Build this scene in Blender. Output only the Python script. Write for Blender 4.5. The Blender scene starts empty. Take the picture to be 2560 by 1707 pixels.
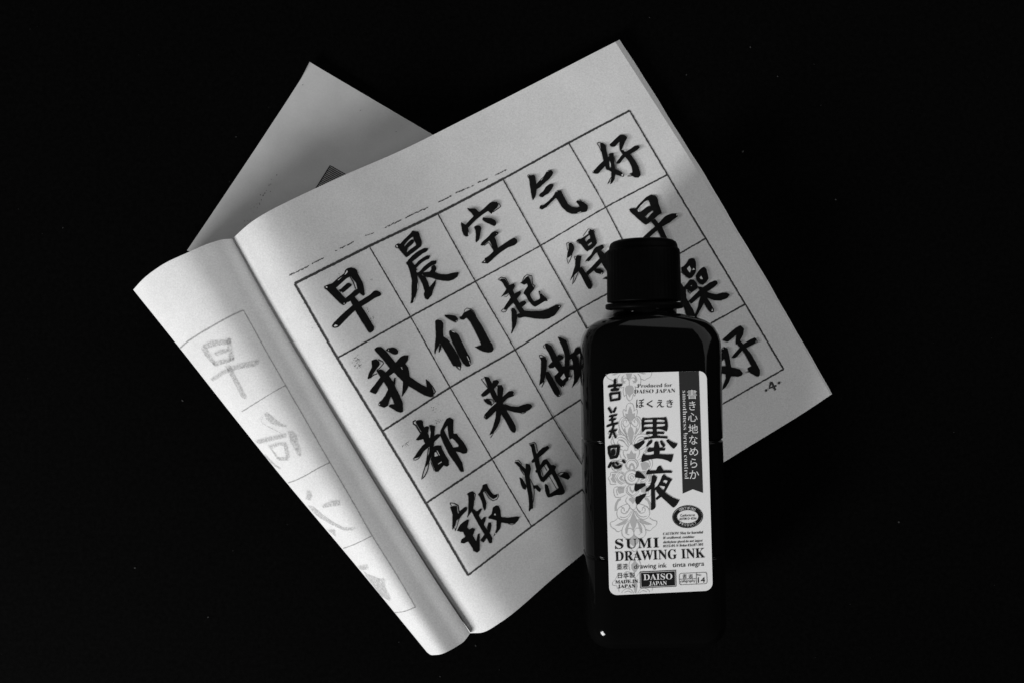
import bpy, bmesh, math, random
from mathutils import Vector, Matrix
from mathutils.bvhtree import BVHTree
from mathutils.geometry import tessellate_polygon

random.seed(7)
C = bpy.context.scene
COL = C.collection

# ------------------------------------------------------------------ camera
H = 0.40                       # camera height above the table, metres
W = 0.458                      # width of table the picture spans
S = W / 2560.0                 # metres on the table per photograph pixel
CX, CY = 1280.0, 853.5
cam = bpy.data.cameras.new('camera'); cam_o = bpy.data.objects.new('camera', cam)
COL.objects.link(cam_o); cam_o.location = (0, 0, H); C.camera = cam_o
cam.sensor_width = 36.0; cam.lens = 36.0 * H / W; cam.clip_start = 0.01; cam.clip_end = 20

# ------------------------------------------------------------------ light
C.cycles.transparent_max_bounces = 48
C.view_settings.view_transform = 'Standard'; C.view_settings.look = 'None'
C.view_settings.exposure = 0.0; C.view_settings.gamma = 1.0
wd = bpy.data.worlds.new('World'); C.world = wd; wd.use_nodes = True
wd.node_tree.nodes['Background'].inputs['Color'].default_value = (1, 1, 1, 1)
wd.node_tree.nodes['Background'].inputs['Strength'].default_value = 0.02

def area(name, loc, target, sx, sy, watts, spread=180):
    l = bpy.data.lights.new(name, 'AREA'); l.shape = 'RECTANGLE'; l.size = sx; l.size_y = sy
    l.energy = watts; l.color = (1, 1, 1); l.spread = math.radians(spread)
    o = bpy.data.objects.new(name, l); COL.objects.link(o); o.location = loc
    o.rotation_euler = (Vector(target) - Vector(loc)).to_track_quat('-Z', 'Y').to_euler()
    return o
area('key_lamp', (-0.84, -0.88, 0.57), (0.0, 0.0, 0.02), 0.32, 0.30, 21.5)
area('window_light', (0.82, 0.80, 0.88), (0.0, 0.0, 0.02), 1.6, 1.4, 12.8)

# ------------------------------------------------------------------ helpers
def tag(o, label=None, cat=None, group=None, kind=None):
    if label: o['label'] = label
    if cat: o['category'] = cat
    if group: o['group'] = group
    if kind: o['kind'] = kind
    return o

def thing(name, loc, label, cat):
    o = bpy.data.objects.new(name, None); COL.objects.link(o); o.location = loc
    o.empty_display_size = 0.01
    return tag(o, label, cat)

def link(name, me, mat, parent=None):
    me.name = name
    o = bpy.data.objects.new(name, me); COL.objects.link(o)
    mats = mat if isinstance(mat, (list, tuple)) else [mat]
    if not me.materials:
        for m in mats: me.materials.append(m)
    if parent is not None:
        o.parent = parent
        if parent.type == 'EMPTY':
            o.matrix_parent_inverse = Matrix.Translation(-Vector(parent.location))
    return o

def mesh_of(verts, faces, smooth=False):
    me = bpy.data.meshes.new('mesh'); me.from_pydata([tuple(v) for v in verts], [], faces)
    if smooth: me.polygons.foreach_set('use_smooth', [True] * len(me.polygons))
    me.update(); return me

def unproj(px, py, z):
    """Point at height z seen at photograph pixel px, py (survey of the photograph)."""
    k = S * (1 - z / H)
    return Vector(((px - CX) * k, (CY - py) * k, z))

def D(p):                      # 2352-wide survey coordinates -> photograph pixels
    return (p[0] * 1.088435, p[1] * 1.088435)

def cat1(pts, xs, x):
    """Smooth (monotone-ish) interpolation of tuples at knots xs."""
    n = len(xs)
    i = 0
    while i < n - 2 and x > xs[i + 1]: i += 1
    h = xs[i + 1] - xs[i]; t = (x - xs[i]) / h
    out = []
    for d in range(len(pts[0])):
        p = lambda k: pts[k][d]
        def slope(k):
            if k <= 0: return (p(1) - p(0)) / (xs[1] - xs[0])
            if k >= n - 1: return (p(n - 1) - p(n - 2)) / (xs[n - 1] - xs[n - 2])
            a = (p(k) - p(k - 1)) / (xs[k] - xs[k - 1]); b = (p(k + 1) - p(k)) / (xs[k + 1] - xs[k])
            w1 = xs[k + 1] - xs[k]; w2 = xs[k] - xs[k - 1]
            return (a * w1 + b * w2) / (w1 + w2)
        m0, m1 = slope(i) * h, slope(i + 1) * h
        t2, t3 = t * t, t * t * t
        out.append((2*t3-3*t2+1)*p(i) + (t3-2*t2+t)*m0 + (-2*t3+3*t2)*p(i+1) + (t3-t2)*m1)
    return out

# ------------------------------------------------------------------ materials
def newmat(name):
    m = bpy.data.materials.new(name); m.use_nodes = True
    nt = m.node_tree; return m, nt, nt.nodes['Principled BSDF']

def noise(nt, scale, detail=4, rough=0.6, coord=None):
    n = nt.nodes.new('ShaderNodeTexNoise'); n.inputs['Scale'].default_value = scale
    n.inputs['Detail'].default_value = detail; n.inputs['Roughness'].default_value = rough
    if coord: nt.links.new(coord, n.inputs['Vector'])
    return n

def ramp(nt, src, stops):
    r = nt.nodes.new('ShaderNodeValToRGB'); nt.links.new(src, r.inputs['Fac'])
    el = r.color_ramp.elements
    while len(el) < len(stops): el.new(0.5)
    for e, (p, v) in zip(el, stops): e.position = p; e.color = (v, v, v, 1)
    return r

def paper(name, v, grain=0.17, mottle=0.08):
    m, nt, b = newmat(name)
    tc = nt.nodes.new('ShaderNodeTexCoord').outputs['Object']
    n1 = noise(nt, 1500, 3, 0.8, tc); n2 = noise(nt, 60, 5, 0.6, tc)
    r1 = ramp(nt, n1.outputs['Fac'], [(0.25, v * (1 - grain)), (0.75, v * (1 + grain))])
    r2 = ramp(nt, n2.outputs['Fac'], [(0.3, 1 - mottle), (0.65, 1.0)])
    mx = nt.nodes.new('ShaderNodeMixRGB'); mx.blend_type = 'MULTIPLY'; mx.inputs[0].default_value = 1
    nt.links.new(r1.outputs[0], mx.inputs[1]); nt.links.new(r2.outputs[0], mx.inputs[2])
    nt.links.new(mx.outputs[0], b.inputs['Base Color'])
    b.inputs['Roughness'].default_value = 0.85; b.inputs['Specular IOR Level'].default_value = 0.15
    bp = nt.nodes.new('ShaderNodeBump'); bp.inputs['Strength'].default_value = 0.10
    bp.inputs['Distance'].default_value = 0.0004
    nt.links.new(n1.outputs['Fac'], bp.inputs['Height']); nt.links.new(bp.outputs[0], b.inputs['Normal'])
    return m

def flat(name, v, rough=0.6, spec=0.3, var=0.0):
    m, nt, b = newmat(name)
    if var:
        tc = nt.nodes.new('ShaderNodeTexCoord').outputs['Object']
        n1 = noise(nt, 900, 3, 0.7, tc)
        r1 = ramp(nt, n1.outputs['Fac'], [(0.3, v), (0.72, v * (1 + var))])
        nt.links.new(r1.outputs[0], b.inputs['Base Color'])
    else:
        b.inputs['Base Color'].default_value = (v, v, v, 1)
    b.inputs['Roughness'].default_value = rough; b.inputs['Specular IOR Level'].default_value = spec
    return m

def stain(name, v, alpha, nscale=1500, lo=0.35, hi=0.65, amin=0.3):
    """Thin faint print or bleed-through: partly transparent pigment with a speckled coverage."""
    m, nt, b = newmat(name)
    b.inputs['Base Color'].default_value = (v, v, v, 1); b.inputs['Roughness'].default_value = 0.9
    b.inputs['Specular IOR Level'].default_value = 0.0
    tc = nt.nodes.new('ShaderNodeTexCoord').outputs['Object']
    n1 = noise(nt, nscale, 4, 0.75, tc)
    r1 = ramp(nt, n1.outputs['Fac'], [(lo, alpha * amin), (hi, alpha)])
    nt.links.new(r1.outputs[0], b.inputs['Alpha'])
    return m

M_page = paper('page_paper', 0.66)
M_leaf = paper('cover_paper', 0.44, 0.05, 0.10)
M_edge = paper('page_edge_paper', 0.60)
M_ink = flat('brush_ink', 0.004, 0.75, 0.06, 1.2)
M_line = flat('outline_print', 0.012, 0.8, 0.1)
M_grid = flat('grid_print', 0.035, 0.8, 0.1, 0.8)
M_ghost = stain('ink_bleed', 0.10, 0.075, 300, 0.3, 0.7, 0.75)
M_faint = stain('show_through_ink', 0.14, 0.155, 1100, 0.35, 0.68, 0.08)
M_fline = stain('show_through_line', 0.10, 0.19, 1500, 0.3, 0.6, 0.35)
M_speck = flat('print_speck', 0.07, 0.9, 0.1)
M_label = paper('label_paper', 0.75, 0.03, 0.03)
M_lblack = flat('label_black', 0.005, 0.6, 0.2)
M_lgrey = flat('label_grey', 0.42, 0.7, 0.2)
M_lfine = flat('label_fine_grey', 0.38, 0.7, 0.2)
M_ribbon = flat('label_ribbon', 0.022, 0.6, 0.2)
M_lwhite = flat('label_white', 0.70, 0.7, 0.2)
M_pen = flat('marker_ink', 0.004, 0.4, 0.4)

def plastic(name, v, rough, coat=0.0, bump=0.0):
    m, nt, b = newmat(name)
    b.inputs['Base Color'].default_value = (v, v, v, 1)
    tc = nt.nodes.new('ShaderNodeTexCoord').outputs['Object']
    n1 = noise(nt, 120, 4, 0.6, tc)
    r1 = ramp(nt, n1.outputs['Fac'], [(0.3, rough * 0.85), (0.7, rough * 1.2)])
    nt.links.new(r1.outputs[0], b.inputs['Roughness'])
    b.inputs['Specular IOR Level'].default_value = 0.12
    if bump:
        bp = nt.nodes.new('ShaderNodeBump'); bp.inputs['Strength'].default_value = bump
        bp.inputs['Distance'].default_value = 0.0005
        nt.links.new(n1.outputs['Fac'], bp.inputs['Height']); nt.links.new(bp.outputs[0], b.inputs['Normal'])
    return m
M_bottle = plastic('bottle_plastic', 0.002, 0.07)
M_cap = plastic('cap_plastic', 0.001, 0.5)
M_cap.node_tree.nodes['Principled BSDF'].inputs['Specular IOR Level'].default_value = 0.02

# table: matt black cloth-like top
m, nt, b = newmat('table_black')
tc = nt.nodes.new('ShaderNodeTexCoord').outputs['Object']
n1 = noise(nt, 500, 5, 0.7, tc)
r1 = ramp(nt, n1.outputs['Fac'], [(0.35, 0.0007), (0.75, 0.0020)])
nt.links.new(r1.outputs[0], b.inputs['Base Color'])
b.inputs['Roughness'].default_value = 0.9; b.inputs['Specular IOR Level'].default_value = 0.02
M_table = m
M_dust = flat('dust', 0.035, 0.9, 0.1)

# ------------------------------------------------------------------ table top
bm = bmesh.new(); bmesh.ops.create_cube(bm, size=1.0)
for v in bm.verts: v.co = Vector((v.co.x * 1.8, v.co.y * 1.2, v.co.z * 0.03 - 0.015))
me = bpy.data.meshes.new('table'); bm.to_mesh(me); bm.free()
tag(link('table_top', me, M_table), kind='structure')
vs, fs = [], []
def speck(px, py, r, z=0.0003):
    a0 = random.random() * 6.28; e = random.uniform(0.4, 1.0); n = 5; base = len(vs)
    for k in range(n):
        a = k * 2 * math.pi / n
        x, y = r * math.cos(a), r * e * math.sin(a) * random.uniform(.7, 1.2)
        p = unproj(px + x * math.cos(a0) - y * math.sin(a0), py + x * math.sin(a0) + y * math.cos(a0), z)
        vs.append(p)
    fs.append([base + n - 1 - k for k in range(n)])
for px, py, r in [(157,570,2.2),(590,343,2.5),(456,1001,3.2),(337,1419,2.4),(1189,1613,2.6),(1876,119,2.4),(1716,188,1.8),(1944,192,1.8),
                  (1857,380,3.2),(2089,500,2.6),(2247,1304,2.6),(1624,45,2),(1100,1690,2),(520,1542,2),(997,1604,1.8),(573,455,1.8),(1180,1710,2)]:
    speck(px, py, r)
for k in range(60): speck(random.uniform(20, 2540), random.uniform(20, 1690), random.uniform(0.5, 1.1))
tag(link('dust', mesh_of(vs, fs), M_dust), kind='stuff')

# ------------------------------------------------------------------ booklet
spine = [(534,549),(617,700),(711,859),(807,1019),(909,1187),(1011,1349),(1080,1453)]
acol  = [(554,530),(640,683),(734,847),(832,1009),(934,1176),(1034,1339),(1105,1452)]
grid = [  # printed columns 0..5 at: top edge, rows 0..4, bottom edge
 [(590,502),(677,652),(775,822),(878,990),(978,1155),(1075,1320),(1150,1428)],
 [(762,416),(848,566),(943,728),(1034,889),(1130,1053),(1221,1208),(1285,1315)],
 [(922,346),(1005,491),(1092,647),(1183,803),(1270,958),(1362,1107),(1425,1205)],
 [(1073,271),(1155,412),(1241,565),(1325,714),(1410,871),(1500,1024),(1563,1122)],
 [(1226,193),(1306,329),(1391,477),(1472,634),(1560,783),(1650,933),(1710,1031)],
 [(1366,121),(1446,255),(1533,402),(1621,548),(1712,699),(1800,847),(1856,941)]]
edge = [(1413,97),(1500,232),(1591,375),(1681,522),(1770,670),(1854,812),(1908,906)]
bcol = [(a[0] + (b[0] - a[0]) * .3, a[1] + (b[1] - a[1]) * .3) for a, b in zip(spine, acol)]
cols = [spine, bcol, acol] + grid + [edge]
us = [0.0, 0.0105, 0.035, 0.10, 0.265, 0.43, 0.595, 0.76, 0.925, 1.0]
vv = [0.0, 0.163, 0.342, 0.521, 0.705, 0.885, 1.0]
zH = [0.0868, 0.0908, 0.096, 0.104, 0.077, 0.048, 0.030, 0.0195, 0.0150, 0.0125]
zHb = [0.0838, 0.0878, 0.093, 0.100, 0.070, 0.043, 0.027, 0.0190, 0.0150, 0.0130]   # along the bottom edge

def page_pt(u, v, dz=0.0, push=0.0):
    row = [cat1(c, vv, v) for c in cols]
    p = cat1([tuple(r) for r in row], us, u)
    a = cat1([(z,) for z in zH], us, u)[0]; b_ = cat1([(z,) for z in zHb], us, u)[0]
    z = (a + (b_ - a) * v ** 1.5) * H
    px, py = D(p)
    if push:
        q = D(cat1([tuple(r) for r in row], us, u - 0.02)); d = Vector((px - q[0], py - q[1])); d.normalize()
        px += d.x * push; py += d.y * push
    return unproj(px, py, z - dz)

NU, NV = 84, 48
def usamp(i):
    t = i / NU
    return t * 0.55 + 0.45 * t * t * (1.6 - 0.6 * t) if False else t ** 1.25
def sheet(dz=0.0, push_top=0.0, push_bot=0.0, jit=0.0, vpad=0.0):
    V, F = [], []
    for j in range(NV + 1):
        v = j / NV
        jj = jit * (math.sin(v * 23 + dz * 9000) * .5 + math.sin(v * 61 + dz * 5000) * .3)
        for i in range(NU + 1):
            u = usamp(i)
            w = max(0.0, (u - 0.90) / 0.10)
            pu = (push_top * (1 - v) + push_bot * v + jj) * w
            V.append(page_pt(u, v, dz * min(1.0, u / 0.04 + 0.15), pu))
    for j in range(NV):
        for i in range(NU):
            a = j * (NU + 1) + i
            F.append((a, a + NU + 1, a + NU + 2, a + 1))
    return V, F
book = thing('calligraphy_booklet', tuple(unproj(1300, 850, 0.0)), 'open calligraphy practice booklet with inked characters in a printed grid, its left leaves rolled under', 'booklet')
V, F = sheet()
top_page = link('page', mesh_of(V, F, True), M_page, book)
tag(top_page, 'open right page with printed grid, brushed black characters and page number 4')
bvh_page = BVHTree.FromPolygons(V, F)
for k in range(1, 8):
    V2, F2 = sheet(0.00048 * k, 1.75 * k + (.9 if k % 2 else -.5), 0.5 * k + (.4 if k % 2 else -.3), 1.3)
    link('page', mesh_of(V2, F2, True), M_edge, book)

# left leaves: roll over to the left, pass underneath and reappear at the upper left
topT = [(534,549),(515,550),(479,560),(428,582),(366,613),(326,644),(306,666)]
botT = [(1080,1453),(1069,1468),(1053,1481),(1022,1498),(999,1503),(988,1502),(981,1497)]
tk = [0, .09, .25, .47, .74, .91, 1.0]
silh = [(306,666),(411,797),(534,953),(630,1073),(814.5,1294),(981,1497)]
sv = [0.0, .157, .342, .486, .754, 1.0]
tz = [0, .03, .12, .30, .47, .66, .82, .93, 1.0]
zT = [.0868, .0892, .0955, .103, .107, .103, .092, .078, .063]
def flap_pt(t, v):
    s = cat1(spine, vv, v); q = cat1(silh, sv, v)
    a = cat1(topT, tk, t); b_ = cat1(botT, tk, t)
    c00, c10, c01, c11 = topT[0], topT[-1], botT[0], botT[-1]
    P = []
    for d in range(2):
        lin = (1 - v) * a[d] + v * b_[d] + (1 - t) * s[d] + t * q[d]
        lin -= (1-t)*(1-v)*c00[d] + t*(1-v)*c10[d] + (1-t)*v*c01[d] + t*v*c11[d]
        P.append(lin)
    z = cat1([(x,) for x in zT], tz, t)[0] * H
    return unproj(*D(P), z)
outer0, outer1 = (713, 145.5), (1531, 627)
v0edge = [(400,622),(428,581),(508,462.6),(617,299),(699,170),(713,145.5)]
v0k = [0, .09, .34, .66, .955, 1.0]
NT, NR, NL, NVv = 40, 10, 30, 60
V, F = [], []
ncol = NT + NR + NL + 1
for j in range(NVv + 1):
    v = j / NVv
    row = [flap_pt(i / NT, v) for i in range(NT + 1)]
    Q = row[-1]
    q0 = Vector(cat1(silh, sv, max(0, v - .02))); q1 = Vector(cat1(silh, sv, min(1, v + .02)))
    tdir = (q1 - q0).normalized(); d = Vector((tdir.y, tdir.x, 0))        # inwards, world axes
    prof = [(0.0, Q.z), (0.0008, Q.z * .83), (0.0035, Q.z * .56), (0.0085, .0085), (.017, .0035), (.027, .0019)]
    base = Q.copy()
    for i in range(1, NR + 1):
        t = i / NR
        h_, z_ = cat1(prof, [0, .15, .38, .62, .82, 1.0], t)
        row.append(Vector((base.x, base.y, 0)) + d * h_ + Vector((0, 0, z_)))
    P4 = row[-1].copy()
    oend = Vector(((1 - v) * outer0[0] + v * outer1[0], (1 - v) * outer0[1] + v * outer1[1]))
    OE = unproj(*D(oend), 0.0019)
    for i in range(1, NL + 1):
        t = i / NL
        p = P4.lerp(OE, t)
        if v < .15:                                   # follow the surveyed top edge
            g = unproj(*D(cat1(v0edge, v0k, t)), 0.0019)
            p = p.lerp(g, (1 - v / .15) * min(1, t / .1))
        p.z = 0.0019 + 0.0016 * max(0, t - .9) / .1 * max(0, 1 - v * 9) ** 2       # dog-eared corner lifts a little
        row.append(p)
    V += row
for j in range(NVv):
    for i in range(ncol - 1):
        a = j * ncol + i
        F.append((a, a + 1, a + ncol + 1, a + ncol))
me = mesh_of(V, F, True)
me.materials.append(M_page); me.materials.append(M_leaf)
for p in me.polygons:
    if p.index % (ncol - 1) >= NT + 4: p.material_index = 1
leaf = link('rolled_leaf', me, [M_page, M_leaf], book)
tag(leaf, 'left leaves curled over into a roll and folded back under the booklet')
bvh_leaf = BVHTree.FromPolygons(V, F)
so = leaf.modifiers.new('thickness', 'SOLIDIFY'); so.thickness = 0.0009; so.offset = -1.0
es = leaf.modifiers.new('crisp_rim', 'EDGE_SPLIT'); es.split_angle = math.radians(40)

# ------------------------------------------------------------------ ink & print laid on the paper
CAM = Vector((0, 0, H))
def hit(bvh, px, py, off):
    d = (unproj(px, py, 0.0) - CAM).normalized()
    loc, nor, idx, dist = bvh.ray_cast(CAM, d)
    if loc is None: return None
    if nor.z < 0: nor = -nor
    return loc + nor * off

def drape(name, polys, bvh, off, mat, parent, step=11.0, fold=(0.866, 0.5), kind=None):
    """polys: list of 2-D outlines in surveyed pixels; laid on the sheet below as thin print."""
    bm = bmesh.new()
    for k, poly in enumerate(polys):
        tri = tessellate_polygon([[Vector((x, y, 0)) for x, y in poly]])
        zoff = (k % 40) * 0.001
        vl = [bm.verts.new((x, y, zoff)) for x, y in poly]
        for t in tri:
            try: bm.faces.new([vl[i] for i in t])
            except ValueError: pass
    return drape_bm(name, bm, bvh, off, mat, parent, step, fold, kind)

def drape_bm(name, bm, bvh, off, mat, parent, step=11.0, fold=(0.866, 0.5), kind=None):
    if step and bm.verts:
        n = Vector((fold[0], -fold[1], 0)).normalized()
        ds = [v.co.dot(n) for v in bm.verts]; lo, hi = min(ds), max(ds)
        k = math.ceil(lo / step)
        while k * step < hi:
            bmesh.ops.bisect_plane(bm, geom=bm.verts[:] + bm.edges[:] + bm.faces[:], plane_co=n * (k * step), plane_no=n)
            k += 1
    dead = []
    for v in bm.verts:
        p = hit(bvh, v.co.x, v.co.y, off + v.co.z * 0.001)
        if p is None: dead.append(v)
        else: v.co = p
    if dead: bmesh.ops.delete(bm, geom=dead, context='VERTS')
    bmesh.ops.recalc_face_normals(bm, faces=bm.faces[:])
    me = bpy.data.meshes.new(name); bm.to_mesh(me); bm.free()
    o = link(name, me, mat, parent)
    if kind: o['kind'] = kind
    return o

def band(pts, w, jit=0.0, taper=0.0, step=None, seed=0):
    """Outline of a stroke of width w along pts; jit roughens its edges."""
    rnd = random.Random(seed + int(pts[0][0] * 7 + pts[0][1]))
    P = [Vector(p) for p in pts]
    if step:
        Q = [P[0]]
        for a, b_ in zip(P, P[1:]):
            n = max(1, int((b_ - a).length / step))
            Q += [a.lerp(b_, (k + 1) / n) for k in range(n)]
        P = Q
    L, R = [], []
    n = len(P)
    for i, p in enumerate(P):
        d = (P[min(n - 1, i + 1)] - P[max(0, i - 1)])
        if d.length < 1e-6: d = Vector((1, 0))
        d.normalize(); nn = Vector((-d.y, d.x))
        k = 1.0
        if taper: k = 1 - taper * abs(2 * i / (n - 1) - 1) ** 3
        L.append(p + nn * (w * .5 * k + rnd.uniform(-jit, jit)))
        R.append(p - nn * (w * .5 * k + rnd.uniform(-jit, jit)))
    return [(v.x, v.y) for v in L] + [(v.x, v.y) for v in reversed(R)]

def rough(poly, amp=0.35, seed=0):
    """Resample an outline finely with rounded corners and a slightly bleeding edge."""
    rnd = random.Random(seed); out = []; n = len(poly)
    for i in range(n):
        a = Vector(poly[i - 1]); b_ = Vector(poly[i]); c = Vector(poly[(i + 1) % n])
        la, lc = (b_ - a).length, (c - b_).length
        r = min(1.6, la * .3, lc * .3)
        p1 = b_ + (a - b_).normalized() * r if la > 0 else b_
        p2 = b_ + (c - b_).normalized() * r if lc > 0 else b_
        out += [p1, (p1 + p2) * .25 + b_ * .5, p2]
        m = int(lc / 4)
        for k in range(1, m):
            out.append(p2.lerp(c, k / m * .8) + Vector((rnd.uniform(-amp, amp), rnd.uniform(-amp, amp))))
    return [(v.x, v.y) for v in out]

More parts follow.
